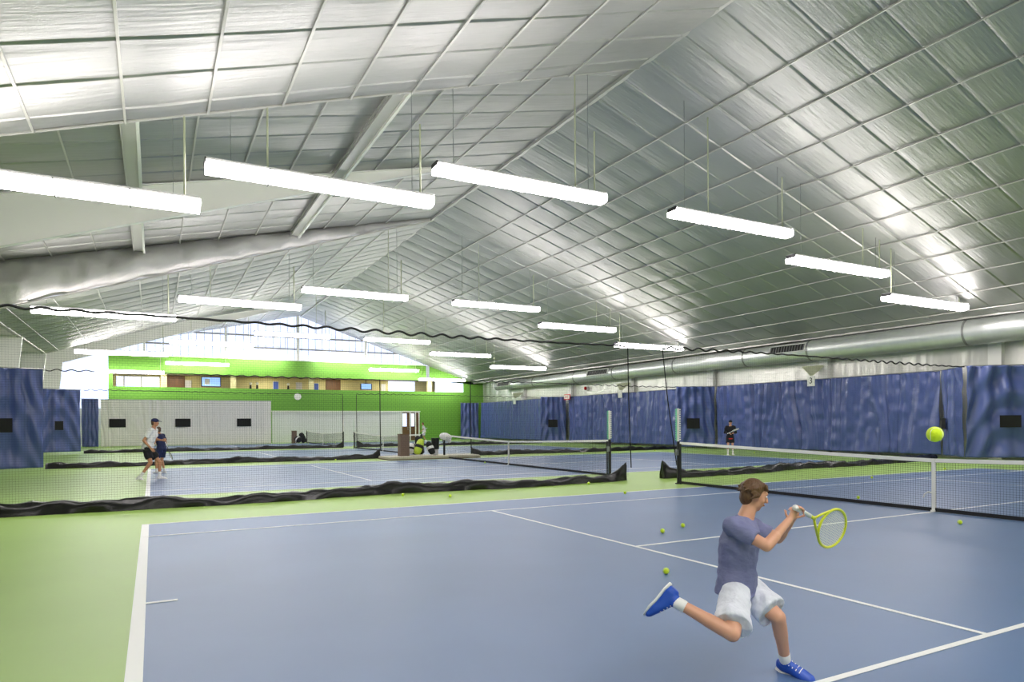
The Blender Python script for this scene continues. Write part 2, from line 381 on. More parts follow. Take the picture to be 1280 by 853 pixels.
# gallery room behind the opening
struct(MB().box((.5, YG + 2.2, 4.6), (31.6, 4, .1)).build('floor.001', 'beige'))
struct(MB().box((.5, YG + 2.2, 6.02), (31.6, 4, .08)).build('ceiling.005', 'purple'))
struct(MB().box((.5, YG + 3.8, 5.3), (31.6, .1, 1.5)).build('wall_gallery', 'beige'))
struct(MB().box((-15.3, YG + 2.2, 5.3), (.1, 4, 1.5)).build('wall_gallery.001', 'beige'))
struct(MB().box((16.3, YG + 2.2, 5.3), (.1, 4, 1.5)).build('wall_gallery.002', 'beige'))
for i, x in enumerate((-10.9, -5.6, .95, 12.35)):
    struct(MB().box((x, YG + .35, 5.3), (.45, .25, 1.2)).build('trim_%d' % (61 + i), 'beige'))
for i, (x0, x1) in enumerate(((-14.4, -13.9), (-13.8, -12.6), (-12.5, -11.2))):
    w3 = struct(quadbox('window_%d' % (3 + i), x0, x1, 4.8, 5.8, YG + 3.7, YG + 3.74, 'daypane'))
    quadbox('window_frame', x0 - .05, x0, 4.8, 5.8, YG + 3.66, YG + 3.74, 'white', w3)
w6 = struct(quadbox('window_6', 12.9, 15.9, 4.76, 6.0, YG + .1, YG + .14, 'daypane'))
w7 = struct(quadbox('window_7', 9.2, 12.0, 4.8, 5.95, YG + 3.6, YG + 3.64, 'daypane'))
d2 = struct(quadbox('door_1', -10.7, -9.2, 4.65, 5.95, YG + 3.6, YG + 3.7, 'brown'))
quadbox('door_panel', -10.1, -9.3, 4.7, 5.7, YG + 3.55, YG + 3.6, 'brown', d2)
d3 = struct(quadbox('door_2', 3.0, 4.4, 4.65, 5.95, YG + 3.6, YG + 3.7, 'brown'))
for i, x in enumerate((-10.0, -2.5, 3.5, 9.0)):     # area lights added to brighten the gallery, no fixtures modelled
    L = bpy.data.lights.new('gallery_fill', 'AREA'); L.energy = 60; L.size = 1.2; L.color = (1, .95, .8)
    lo = bpy.data.objects.new('gallery_fill', L); col.objects.link(lo); lo.location = (x, YG + 2.0, 5.95)
t = thing('television', (-7.3, YG + 3.0, 5.35), 'flat television with a blue picture hanging in the upstairs gallery', 'television')
MB().rbox((-7.3, YG + 1.0, 5.32), (1.55, .08, .86), .03).build('casing', 'dark', t); MB().box((-7.3, YG + .95, 5.33), (1.42, .02, .74)).build('screen', 'screen', t)
MB().box((-7.6, YG + .935, 5.33), (.4, .01, .5)).build('screen_image', 'poster', t)
MB().tube([(-7.3, YG + 1.05, 5.7), (-7.3, YG + 1.05, 6.0)], .03).build('bracket', 'dark', t)
t = thing('television', (8.3, YG + 1, 5.2), 'rounded blue television at the right end of the gallery', 'television')
t.location = (6.2, YG + 1, 5.2); WLOC[t.name] = Vector(t.location)
MB().rbox((6.2, YG + 1.0, 5.2), (1.1, .08, .62), .12).build('casing', 'dark', t); MB().tube([(6.2, YG + 1.05, 5.4), (6.2, YG + 1.05, 6.0)], .03).build('bracket', 'dark', t); MB().box((6.2, YG + .95, 5.2), (.95, .02, .5)).build('screen', 'screen', t)
for i, (x, wd, hh, mm, lb) in enumerate(((-9.0, .55, .7, 'poster', 'pale poster left of the television in the gallery'), (-5.3, .3, .7, 'posterblue', 'narrow blue poster right of the television in the gallery'),
        (-1.6, .45, .85, 'posterblue', 'dark blue figure poster in the middle of the gallery'), (.5, .5, .75, 'poster', 'white poster beside the gallery post under the ridge'),
        (2.1, .4, .7, 'posterblue', 'small blue notice left of the dark gallery doorway'), (3.7, .8, .8, 'poster', 'pale square notice in the dark gallery doorway'), (8.7, .4, .8, 'poster', 'white notice beside the bright end of the gallery'))):
    o = thing('poster', (x, YG + 3.5, 5.2), lb, 'poster')
    MB().box((x, YG + 3.66, 5.2), (wd, .05, hh)).build('sheet', mm, o); MB().box((x, YG + 3.715, 5.2), (wd + .06, .07, hh + .06)).build('frame', 'white', o)
for i, (x, lb) in enumerate(((-4.1, 'white globe lamp on a dark stem, left one of the close pair in the gallery'), (-3.55, 'white globe lamp on a dark stem, right one of the close pair in the gallery'), (-.9, 'single white globe lamp on a dark stem in the gallery'))):
    o = thing('globe_lamp', (x, YG + 1.2, 4.65), lb, 'lamp')
    MB().ell((x, YG + 1.2, 5.25), (.13, .13, .13)).build('globe', 'white', o, smooth=True)
    MB().tube([(x, YG + 1.2, 4.65), (x, YG + 1.2, 5.14)], [.12, .07]).build('stem', 'dark', o)
o = thing('wall_clock', (-.3, YG - .05, 4.11), 'round white clock on the green far wall', 'clock')
MB().tube([(-.3, YG, 4.11), (-.3, YG - .06, 4.11)], .28, 28).build('face', 'white', o); MB().tube([(-.3, YG, 4.11), (-.3, YG - .04, 4.11)], .31, 28).build('rim', 'poster', o)
# entrance door in the ribbed wall
d = struct(quadbox('door_3', 9.35, 11.1, 0, 2.7, YG - .06, YG + .02, 'brown'))
for x in (9.35, 10.2, 10.75, 11.1): quadbox('door_frame', x - .05, x + .05, 0, 2.72, YG - .1, YG - .02, 'white', d)
for x0, x1 in ((9.45, 9.85), (10.3, 10.6)): quadbox('pane', x0, x1, 1.35, 2.6, YG - .09, YG - .06, 'daypane', d)
MB().tube([(9.95, YG - .14, 1.0), (9.95, YG - .14, 1.3)], .02).build('door_handle', 'grey', d)

# ---------------------------------------------------------------- courts
def line(m, x0, y0, x1, y1, z=.0035): m.box(((x0 + x1) / 2, (y0 + y1) / 2, z), (abs(x1 - x0), abs(y1 - y0), .003))
CY = (0, 15.8, 31.6, 47.4)
for i, c in enumerate(CY):
    f_ = struct(MB().box((0, c, -.001), (23.77, 10.97, .006)).build('floor.%03d' % (10 + i), 'blue'))
    f_['label'] = 'blue tennis court playing surface'
    m = MB(); L = 11.885; a = .05
    for s in (-1, 1):
        line(m, s * L - s * .1, c - 5.485, s * L, c + 5.485)
        line(m, s * 6.4 - a / 2, c - 4.115, s * 6.4 + a / 2, c + 4.115, .0042)
        line(m, -L, c + s * 5.485 - s * a, L, c + s * 5.485, .0045); line(m, -L, c + s * 4.115 - a / 2, L, c + s * 4.115 + a / 2, .0048)
        line(m, s * (L - .1), c - .025, s * (L - .35), c + .025, .005)
    line(m, -6.4, c - .025, 6.4, c + .025, .0052)
    m.build('court_lines', 'line', f_)

# ---------------------------------------------------------------- nets
def threads(m, A, B, ztop, zbot, sp, r, spz=None):   # netting between A and B (plan points)
    A = Vector(A); B = Vector(B); L = (B - A).length; n_ = int(L / sp); d = (B - A) / L; spz = spz or sp
    nr = Vector((-d.y, d.x, 0))
    def prism(p, q, e1, e2):
        m.add([p + e1 * r, p - e1 * .5 * r + e2 * .87 * r, p - e1 * .5 * r - e2 * .87 * r, q + e1 * r, q - e1 * .5 * r + e2 * .87 * r, q - e1 * .5 * r - e2 * .87 * r],
              [(0, 1, 4, 3), (1, 2, 5, 4), (2, 0, 3, 5)])
    up = Vector((0, 0, 1))
    for i in range(n_ + 1):
        p = A + d * (i * L / n_); s = i / n_
        prism(Vector((p.x, p.y, zbot(s))), Vector((p.x, p.y, ztop(s))), d, nr)
    hmax = max(ztop(0), ztop(.5), ztop(1)); nz = int((hmax - .02) / spz)
    segs = 16
    for j in range(nz + 1):
        for i in range(segs):
            s0, s1 = i / segs, (i + 1) / segs
            z0, z1 = [zbot(s) + (ztop(s) - zbot(s)) * j / nz for s in (s0, s1)]
            p, q = A + d * L * s0, A + d * L * s1
            prism(Vector((p.x, p.y, z0)), Vector((q.x, q.y, z1)), nr, up)
def tennis_net(c, sp, r, label, near_end=True):
    t = thing('tennis_net', (0, c, 0), label, 'tennis net', 'nets across the four courts')
    zt = lambda s: .914 + .156 * abs(2 * s - 1) ** 1.15
    H = 6.36
    m = MB(); threads(m, (0, c - H, 0), (0, c + H, 0), lambda s: zt(s) - .03, lambda s: .05, sp, r); m.build('net_mesh', 'net', t)
    m = MB(); v = []; f = []; N = 24
    for i in range(N + 1):
        s = i / N; y = c - H + 2 * H * s; z = zt(s); v += [(-.012, y, z - .065), (-.008, y, z), (.008, y, z), (.012, y, z - .065)]
    for i in range(N):
        for k_ in range(4): f.append((i * 4 + k_, (i + 1) * 4 + k_, (i + 1) * 4 + (k_ + 1) % 4, i * 4 + (k_ + 1) % 4))
    m.add(v, f); m.build('top_band', 'tape', t)
    m = MB(); m.box((0, c, .04), (.012, 2 * H, .065)); m.build('bottom_band', 'net', t)
    m = MB(); m.box((-.016, c, .46), (.006, .055, .9)); m.box((.016, c, .46), (.006, .055, .9)); m.box((-.02, c, .02), (.06, .06, .03)); st = m.build('centre_strap', 'tape', t)
    m = MB(); m.tube([(-.02, c + .02, .33), (-.05, c + .07, .34), (-.06, c + .12, .3), (-.05, c + .15, .24)], .012, 6); m.build('strap_end', 'tape', st)
    for s in ((-1, 1)):
        y = c + s * 6.42
        m = MB(); m.tube([(0, y, 0), (0, y, 1.05), (0, y, 1.08)], [.045, .045, .03], 14); m.tube([(0, y, 0), (0, y, .02)], .09, 16)
        p = m.build('post', 'dark', t)
        m = MB(); m.tube([(-.02, y - s * .1, 0), (-.02, y - s * .1, 1.02)], .022, 10); m.build('net_stake', 'dark', p)
        m = MB(); m.box((-.05, y, .8), (.05, .07, .14)); m.tube([(-.08, y, .8), (-.08, y, .72)], .01, 6); m.build('winch', 'grey', p)
        if (s > 0 and c == 0) or (s < 0 and c == 15.8) or (c == 31.6 and s > 0) or (c == 47.4 and s < 0):
            m = MB(); m.box((0, y + .02, 1.5), (.05, .05, .84)); k_ = m.build('score_keeper', 'white', p)
            m = MB(); m.box((-.02, y + .035, 1.5), (.02, .03, .84)); m.build('edge_strip', 'teal', k_)
            if c < 20:
                for j in range(14):
                    m = MB(); m.box((.02, y - .035, 1.13 + j * .058), (.03, .035, .035)); m.build('number_card', 'white', k_)
                    m = MB(); m.box((-.02, y + .06, 1.13 + j * .058), (.03, .035, .04)); m.build('number_card', 'teal', k_)
    return t
tennis_net(0, .045, .0019, 'nearest tennis net with white band and white centre strap, on the right')
tennis_net(15.8, .06, .0026, 'second tennis net, across the court behind the black netting')
tennis_net(31.6, .09, .004, 'third tennis net, smaller, by the brown pedestal')
tennis_net(47.4, .12, .005, 'farthest small tennis net before the ribbed white wall')

# divider nets: netting, wavy top cord, side rope, black weighted skirt
def divider(y, x0, x1, sp, r, label, end, seed, dy=0, lean=0, zt=3.62):
    t = thing('divider_net', (x1 if end == 'r' else x0, y, 0), label, 'divider net', 'netting curtains between courts')
    m = MB(); threads(m, (x0, y, 0), (x1, y, 0), lambda s: zt, lambda s: .12, sp, r); m.build('netting', 'net', t)
    m = MB(); P = []; n_ = int((x1 - x0) / .06); rs = random.Random(seed)
    for i in range(n_ + 1):
        x = x0 + (x1 - x0) * i / n_; a = .022 + .018 * math.sin(x * .7); P.append((x, y, zt + .02 + a * math.sin(x * 2 * PI / .5 + .8 * math.sin(x * 1.3)) + .03 * math.sin(x * .35)))
    m.tube(P, .026 if y < 10 else .02, 6); m.build('top_cord', 'net', t)
    xe = x1 if end == 'r' else x0; s = 1 if end == 'r' else -1
    m = MB(); m.tube([(xe, y, zt), (xe + lean * .4, y, 2.2), (xe + lean, y - .05, .35)], .016 if y < 10 else .022, 6); m.build('side_rope', 'net', t)
    # skirt
    n_ = int((x1 - x0) / .12); v = []; f = []; K = 10
    for i in range(n_ + 1):
        x = x0 + (x1 - x0) * i / n_; u = x * 1.0
        h = .19 + .03 * math.sin(u * .9 + seed) + .022 * math.sin(u * 2.7 + seed * 2) + .02 * abs(math.sin(u * 3.9)) + .018 * rs.random()
        wd = .20 + .05 * math.sin(u * 1.3 + seed); yc = y + .12 * math.sin(u * .8 + seed) + dy * (x - x0) / (x1 - x0)
        de = abs(xe - x)
        if de < .5: h += .28 * (1 - de / .5) ** 1.5 * (1 if de > .1 else .9); wd *= .5 + de
        for k_ in range(K):
            a = PI * k_ / (K - 1); rr = 1 + .13 * math.sin(3 * a + u * 4) + .09 * math.sin(5 * a - u * 7.3) + .05 * rs.uniform(-1, 1)
            v.append((x, yc - wd * math.cos(a) * rr, max(.004, h * math.sin(a) * rr * (1 + .3 * math.cos(a + .5)))))
    for i in range(n_):
        for k_ in range(K - 1): f.append((i * K + k_, i * K + k_ + 1, (i + 1) * K + k_ + 1, (i + 1) * K + k_))
    f += [tuple(range(K)), tuple(range(n_ * K + K - 1, n_ * K - 1, -1))]
    m = MB().add(v, f); m.build('weighted_skirt', 'vinyl', t, smooth=True)
    return t
divider(7.9, -17.0, -.45, .045, .00095, 'nearest black divider net on the left half with a crumpled black skirt', 'r', 1, dy=.1, lean=.05)
divider(7.9, .75, 15.6, .09, .0010, 'black divider net on the right, beyond the nearest tennis net', 'l', 2, dy=1.1, lean=.45)
divider(23.7, -15.2, -2.55, .09, .0014, 'second black divider net on the left, behind the man in the white shirt', 'r', 3)
divider(23.7, 2.0, 15.1, .12, .0014, 'second black divider net on the right, behind the second tennis net', 'l', 4)
divider(39.5, -15.2, -.4, .14, .0016, 'third black divider net on the left, before the cream curtain', 'r', 5)
divider(39.5, .55, 15.1, .16, .0016, 'third black divider net on the right, far away beside the green wall', 'l', 6)

# ---------------------------------------------------------------- curtains
def curtain_grid(A, B, z0, z1, seed, amp, style):
    A = np.array(A, float); B = np.array(B, float); L = np.linalg.norm(B - A); d = (B - A) / L; nr = np.array([-d[1], d[0]])
    nx = max(12, int(L / .045)); nz = 60
    S, V = np.meshgrid(np.linspace(0, L, nx), np.linspace(0, 1, nz)); Z = z1 + (z0 - z1) * V
    wob = vnoise(S, V, seed, .8, 1.2) * .35
    t = S / L * 2 - 1
    if style == 'swag':
        D = amp * 1.4 * (.8 * np.sin(2 * PI * (V * 2.8 - 1.5 * t * t + .25 * wob)) * (1 - .5 * np.abs(t)) + .8 * np.sin(5.0 * PI * t * (1 - .25 * V)) * (1 - V * .3) + .5 * vnoise(S, V * 4, seed + 4, 3, 1))
    else:
        per = .78
        ph = 2 * PI * (S / per + wob * (1 + V) + .35 * np.sin(S * 1.7))
        k = 1 - 2 * np.abs(np.sin(ph / 2)) ** .75 + .35 * np.sin(ph * 2.3 + 1)
        grp = .5 + .5 * vnoise(S, V, seed + 2, .55, .6)
        D = amp * 1.25 * (k * (.25 + .95 * grp) * (1 - .35 * V) + .5 * np.sin(2 * PI * (S / 1.9 + .6 * V + wob)) * V + .35 * vnoise(S, Z, seed + 3, 4, 3))
    P = np.stack([A[0] + d[0] * S + nr[0] * D, A[1] + d[1] * S + nr[1] * D, Z], -1)
    return P, d, nr, L
def curtain(A, B, label, seed=1, z0=.14, z1=3.64, amp=.06, style='pleat', m='navy', vents=(), vsize=(.55, .5), rings=False, name='curtain', group='navy backdrop curtains'):
    P, d, nr, L = curtain_grid(A, B, z0, z1, seed, amp, style)
    t = thing(name, ((A[0] + B[0]) / 2, (A[1] + B[1]) / 2, z0), label, 'curtain', group)
    MB().grid(P).build('cloth', m, t, smooth=True, solid=.008)
    for s, z in vents:
        q = MB(); c = Vector((A[0] + d[0] * s, A[1] + d[1] * s, z)); ax = (Vector((d[0], d[1], 0)), Vector((nr[0], nr[1], 0)), Vector((0, 0, 1)))
        side = -1 if (nr[0] * (-11.7 - c.x) + nr[1] * (-6.8 - c.y)) < 0 else 1
        q.box(c + ax[1] * side * (amp * 2.3 + .02), (vsize[0], .02, vsize[1]), axes=ax); q.build('mesh_vent', 'vent', t)
    q = MB(); q.tube([(A[0] - d[0] * .07, A[1] - d[1] * .07, z1 + .02), (B[0] + d[0] * .07, B[1] + d[1] * .07, z1 + .02)], .018, 6); q.build('hanging_rail', 'grey', t)
    return t
XC = 17.2
# right side: run along the wall broken by folded-out end panels at each divider
curtain((15.67, 7.88), (18.0, 5.9), 'navy curtain panel at the right edge with a black square window', 9, amp=.08, style='swag', vents=((1.43, 1.52),), vsize=(.72, .46))
curtain((XC - .08, 9.55), (15.72, 8.0), 'narrow navy curtain panel folded beside the right edge panel, with a half hidden black vent', 12, amp=.07, style='pleat', vents=((.55, 1.45),), vsize=(.4, .45))
curtain((XC, 22.5), (XC, 9.72), 'long pleated navy wall curtain behind the player in black', 13, amp=.10)
curtain((15.15, 23.7), (XC - .1, 22.6), 'navy curtain panel with a black vent just left of the player in black', 14, amp=.06, style='swag', vents=((.95, 1.5),), vsize=(.75, .6))
curtain((XC, 38.5), (XC, 23.1), 'pleated navy wall curtain behind the second net, right of the exit sign', 15, amp=.09)
curtain((15.15, 39.5), (XC - .15, 38.8), 'navy curtain panel with a small black vent left of the exit sign', 16, amp=.05, style='swag', vents=((.95, 1.55),), vsize=(.75, .6))
curtain((XC, 55.0), (XC, 39.4), 'smooth far navy wall curtain, left of the vented panel', 17, amp=.04)
curtain((15.3, 55.7), (XC - .1, 55.35), 'narrow navy curtain at the far corner against the green wall', 18, z0=.01, amp=.05, style='swag')
# left side
curtain((-17.4, 22.6), (-15.22, 23.2), 'large navy curtain panel with a black vent at the left edge', 19, z0=.08, amp=.035, style='swag', vents=((1.15, 1.62),), vsize=(.4, .5))
curtain((-17.4, 38.2), (-15.35, 39.3), 'middle navy curtain panel with a small vent on the left', 20, amp=.035, style='swag', vents=((1.2, 1.62),), vsize=(.42, .5))
curtain((-16.45, 54.3), (-15.35, 54.0), 'smallest navy curtain panel on the left, beside the cream curtain', 23, z0=.01, amp=.04, style='swag')
curtain((-17.6, 7.5), (-17.6, 37.7), 'pale navy wall curtain glimpsed between the left panels', 24, amp=.06)
curtain((-15.2, 54.0), (-2.9, 54.0), 'long cream curtain with black rectangular vents before the green wall', 25, z0=.01, z1=3.6, amp=.035, m='cream', vents=((1.1, 1.8), (5.6, 1.8), (10.15, 1.8)), vsize=(1.1, .66), group=None)

# ---------------------------------------------------------------- duct along the right wall
t = thing('air_duct', (17.25, 17, 5.1), 'round galvanised air duct running along the top of the right wall', 'duct')
seg = 0
for a, b, r in ((-12, 2, .53), (2, 8.6, .53), (8.6, 16.0, .53), (16.0, 20.2, .5), (20.2, 26.0, .47), (26, 32.4, .47), (32.4, 37.5, .44), (37.5, 44, .42), (44, 51.3, .38)):
    q = MB(); q.tube([(17.3, a, 5.13), (17.3, b, 5.13)], r, 40, cap=(b > 51)); q.build('duct_section', 'duct', t, smooth=True)
    q = MB(); q.tube([(17.3, b - .04, 5.13), (17.3, b + .04, 5.13)], r + .025, 40); q.build('flange_ring', 'grey', t, smooth=False)
for y, r, L_ in ((17.2, .5, 2.2), (34.2, .44, 2.6), (49.5, .38, 2.4)):
    q = MB(); ax = (Vector((0, 1, 0)), Vector((-.95, 0, .31)), Vector((.31, 0, .95)))
    c = Vector((17.3, y, 5.13)) + ax[1] * (r + .015)
    for dz in (-.2, .2): q.box(c + ax[2] * dz, (L_, .05, .05), axes=ax)
    for dy in (-L_ / 2, L_ / 2): q.box(c + ax[0] * dy, (.06, .05, .45), axes=ax)
    g = q.build('grille_frame', 'white', t)
    MB().box(c - ax[1] * .01, (L_, .01, .4), axes=ax).build('grille_back', 'dark', g)
    q = MB()
    for k_ in range(13): q.box(c + ax[0] * (-L_ / 2 + L_ * (k_ + .5) / 13), (.03, .04, .4), axes=ax)
    q.build('slat_pattern', 'grey', g)

# signs on the right wall
def court_sign(y, txt, label):
    t = thing('court_sign', (17.3, y, 3.5), label, 'sign')
    MB().box((17.0, y, 3.58), (.04, .42, .52)).build('plate', 'white', t)
    MB().add([(17.9, y - .1, 4.4), (17.9, y + .7, 4.4), (17.2, y + .7, 4.35), (17.05, y + .05, 3.8), (17.9, y - .1, 4.36), (17.9, y + .7, 4.36), (17.2, y + .7, 4.31), (17.05, y + .05, 3.76)],
             [(0, 1, 2, 3), (7, 6, 5, 4), (0, 3, 7, 4), (1, 5, 6, 2), (2, 6, 7, 3)]).build('bracket', 'olive', t)
    if txt:
        v, f = text_mesh(txt, .42); q = MB(); q.add([(16.975 - p[2], y - p[0], 3.58 + p[1]) for p in v], f); q.build('numeral', 'dark', t)
court_sign(15.9, '3', 'small white sign with a black 3 above the right curtain')
court_sign(31.6, None, 'tiny white sign bracket above the curtain behind the second net')
court_sign(47.4, None, 'tiny white sign bracket above the smooth far curtain')
t = thing('exit_sign', (16.9, 38.4, 3.62), 'red and white exit sign at the top of the far right curtain', 'sign')
MB().box((16.9, 38.35, 3.62), (.06, .85, .42)).build('casing', 'red', t); MB().box((16.86, 38.35, 3.62), (.02, .75, .3)).build('face', 'white', t)
v, f = text_mesh('EXIT', .26); q = MB(); q.add([(16.845 - p[2], 38.35 - p[0], 3.62 + p[1]) for p in v], f); q.build('lettering', 'red', t)
t = thing('alarm_beacon', (17.9, 37.2, 4.25), 'small red alarm beacon high on the right wall above the exit sign', 'alarm')
MB().box((17.99, 37.2, 4.25), (.16, .35, .3)).build('back_box', 'white', t); MB().ell((17.85, 37.2, 4.27), (.12, .12, .14)).build('lens', 'red', t, smooth=True)

# ---------------------------------------------------------------- hanging light fixtures
def fixture(loc):
    x, y, z = loc; L = 4.72
    t = thing('pendant_light', loc, 'x', 'light')
    q = MB(); v = []; prof = [(-.19, .1), (-.22, .02), (-.2, -.08), (-.12, -.11), (.12, -.11), (.2, -.08), (.22, .02), (.19, .1)]
    for xx in (-L / 2, L / 2): v += [(x + xx, y + a, z + b) for a, b in prof]
    n_ = len(prof); f = [tuple(range(n_)), tuple(range(2 * n_ - 1, n_ - 1, -1))] + [(i, i + n_, (i + 1) % n_ + n_, (i + 1) % n_) for i in range(n_)]
    q.add(v, f); q.build('diffuser', 'lamp', t)
    MB().box((x, y, z + .13), (L + .04, .3, .06)).build('housing', 'grey', t)
    for k_ in (-1, 0, 1): MB().box((x + k_ * L / 4, y, z - .005), (.022, .456, .233)).build('joint_band', 'grey', t)
    for s in (-1, 1): MB().box((x + s * (L / 2 + .01), y, z + .1), (.03, .36, .1)).build('end_cap', 'dark' if s < 0 else 'white', t)
    return t
names = {7.9: 'nearest row', 23.7: 'second row', 39.5: 'third row', 55.3: 'farthest row', -7.9: 'row overhead'}
where = {-13.25: 'leftmost', -8.42: 'second from the left', -3.6: 'just left of the ridge', 3.5: 'just right of the ridge', 8.35: 'second from the right', 13.2: 'rightmost'}
hgt = {13.25: 5.86, 8.42: 6.66, 3.6: 7.46, 3.5: 7.46, 8.35: 6.68, 13.2: 5.88}
cond = {-13.25: 2.1, -8.42: -1.2, -3.6: 1.5, 3.5: -1.0, 8.35: 1.2, 13.2: -2.1}
proto = None
for y in (7.9, 23.7, 39.5, 55.3, -7.9):
    for x in where:
        z = hgt[abs(x)]; loc = (x, y, z)
        lab = 'long white pendant light, %s in the %s' % (where[x], names[y])
        if proto is None: proto = fixture(loc); o = proto; o['label'] = lab
        else: o = dup(proto, loc, lab)
        o['group'] = 'pendant lights in the ' + names[y]
        zc = lambda xx: (HZ - HS * abs(xx) if (y == 55.3 and x < 0) else RZ - SL * abs(xx)) - .03
        q = MB(); xx = x + cond[x]; q.tube([(xx, y, z + .14), (xx, y, zc(xx))], .02 if y < 10 else .012, 6); q.build('hanger_conduit', 'olive', o)
        for s in (-1.9, 1.9):
            if y > 30: continue
            q = MB(); q.tube([(x + s, y, z + .14), (x + s, y, zc(x + s))], .006 if y < 10 else .008, 4); q.build('hanger_wire', 'grey', o)
# ---------------------------------------------------------------- tennis balls
def ball(x, y, label, z=.033, grp='loose tennis balls on the courts'):
    t = thing('tennis_ball', (x, y, z), label, 'ball', grp)
    MB().ell((x, y, z), (.0335,) * 3, nu=20, nv=14).build('felt', 'ball', t, smooth=True)
    P = []
    for i in range(48):
        a = 2 * PI * i / 48; v = Vector((math.cos(a) + .35 * math.cos(3 * a), math.sin(a) - .35 * math.sin(3 * a), .9 * math.sin(2 * a))).normalized() * .0336
        P.append(Vector((x, y, z)) + v)
    MB().tube(P, .0012, 4, closed=True).build('seam', 'whitecloth', t)
    return t
for x, y, l in ((-7.09, -1.39, 'tennis ball on the blue court nearest the running player, in front of the service line'),
        (-5.42, .64, 'tennis ball left one of the pair behind the service line crossing'), (-4.82, .89, 'tennis ball right one of the pair behind the service line crossing'),
        (-1.07, -1.01, 'tennis ball on the near side of the net at the far right'), (.7, 1.91, 'tennis ball just beyond the nearest net, left of the centre strap'),
        (5.42, 4.82, 'tennis ball on the far line beyond the nearest net'), (10.43, 5.72, 'tennis ball on green beyond the net, right of the centre strap'),
        (-6.17, 6.61, 'tennis ball on the green strip in front of the black skirt, middle'), (-2.65, 5.16, 'tennis ball lying on the outer white line left of the net post'),
        (-2.02, 7.5, 'tennis ball against the black skirt near its right end'), (-.25, 17.36, 'tennis ball beside the second net left of its strap'),
        (-6.97, 7.35, 'tennis ball on green close to the black skirt, left of the others'), (-14.6, 51.5, 'far tennis ball before the cream curtain at the left'),
        (15.9, 28.0, 'far tennis ball at the foot of the right wall curtain'), (12.39, 22.3, 'tennis ball on the far green strip between the two net posts'),
        (-.56, 50.3, 'far tennis ball left one of the group before the ribbed wall'), (.9, 50.6, 'far tennis ball middle one of the group before the ribbed wall'),
        (1.6, 50.2, 'far tennis ball right one of the group before the ribbed wall'), (.85, 41.6, 'far tennis ball between the third nets'),
        (-4.73, 23.1, 'tennis ball lying by the second black skirt'), (14.59, 17.34, 'tennis ball on green right of the player in black')):
    ball(x, y, l)
ball(-8.76, -5.105, 'tennis ball in mid air in front of the navy curtain at the upper right', 1.504, None)

# ---------------------------------------------------------------- bench platforms between courts
t = thing('low_platform', (-.6, 22.55, 0), 'low beige platform between the courts holding the bags', 'platform')
MB().rbox((-.6, 22.5, .07), (4.3, 1.7, .14), .05).build('deck', 'slab', t); MB().box((-.6, 22.5, .02), (4.36, 1.76, .04)).build('plinth', 'brownbox', t)
def pedestal(x, y, s, h, z, label):
    t = thing('pedestal', (x, y, z), label, 'pedestal')
    MB().rbox((x, y, z + h / 2), (s, s, h), .02).build('body', 'brownbox', t); MB().rbox((x, y, z + h + .015), (s + .04, s + .04, .03), .02).build('top', 'brown', t)
pedestal(-1.84, 22.5, .42, .96, .14, 'brown square pedestal standing on the low beige platform')
pedestal(-1.15, 53.3, .38, 1.05, 0, 'small distant brown pedestal before the ribbed wall')
def bag(x, y, z, L, r, tilt, rz, m, label, m2='black', lean=0):
    t = thing('tennis_bag', (x, y, z), label, 'bag', 'tennis bags piled on the platforms')
    d = Vector((math.cos(rz) * math.cos(tilt), math.sin(rz) * math.cos(tilt), math.sin(tilt))); c = Vector((x, y, z + r * .85 * math.cos(tilt) + .015)); lat = Vector((-math.sin(rz), math.cos(rz), 0))
    P = [c + d * (L * k) for k in (0, .06, .25, .5, .75, .94, 1)]; q = MB()
    q.loft(P, [r * .5, r * .85, r, r * .98, r * .9, r * .75, r * .4], [r * .4, r * .7, r * .85, r * .85, r * .8, r * .6, r * .3], lat); q.build('shell', m, t, smooth=True)
    up = d.cross(lat)
    q = MB(); q.tube([c + d * L * .2 - up * r * .7, c + d * L * .35 - up * r * 1.25, c + d * L * .6 - up * r * 1.2, c + d * L * .75 - up * r * .7], .018, 6); q.build('strap', m2, t)
    q = MB()
    q.loft([c + d * L * k for k in (.4, .43, .57, .6)], [r * 1.0, r * 1.02, r * 1.0, r * .97], [r * .87, r * .88, r * .87, r * .84], lat); q.build('side_panel', m2, t, smooth=True)
bag(-1.38, 22.1, .14, .72, .2, 1.15, .3, 'lime', 'lime green tennis bag leaning beside the brown pedestal', 'black')
bag(-1.0, 22.5, .14, .85, .2, 1.35, 2.6, 'black', 'tall black tennis bag standing behind the lime bag', 'whitecloth')
bag(-.65, 21.95, .14, .6, .17, 1.1, 2.2, 'black', 'short black tennis bag with a white stripe, right of the lime bag', 'whitecloth')
bag(-1.35, 23.1, .14, .5, .17, 1.2, .9, 'whitecloth', 'pale rounded bag behind the lime bag', 'black')
bag(-.40, 52.7, -.05, .9, .28, 1.2, 2.9, 'black', 'big black bag propped before the distant ribbed wall', 'black')
bag(-.9, 51.9, 0, .5, .3, .5, 2.4, 'black', 'low black bag lying by the distant pedestal', 'whitecloth')
t = thing('waste_bin', (-.28, 22.62, .14), 'black bin with a pale lower half on the platform beside the net post', 'bin')
MB().tube([(-.28, 22.62, .14), (-.28, 22.62, .42)], [.13, .14], 18).build('base', 'poster', t)
q = MB(); q.tube([(-.28, 22.62, .40), (-.28, 22.62, .88)], [.17, .19], 20); q.tube([(-.28, 22.62, .88), (-.28, 22.62, .92)], .2, 20); q.build('liner_bag', 'vinyl', t)
t = thing('towel', (.1, 22.05, 1.05), 'white towel bundle draped over the far post of the second net', 'towel')
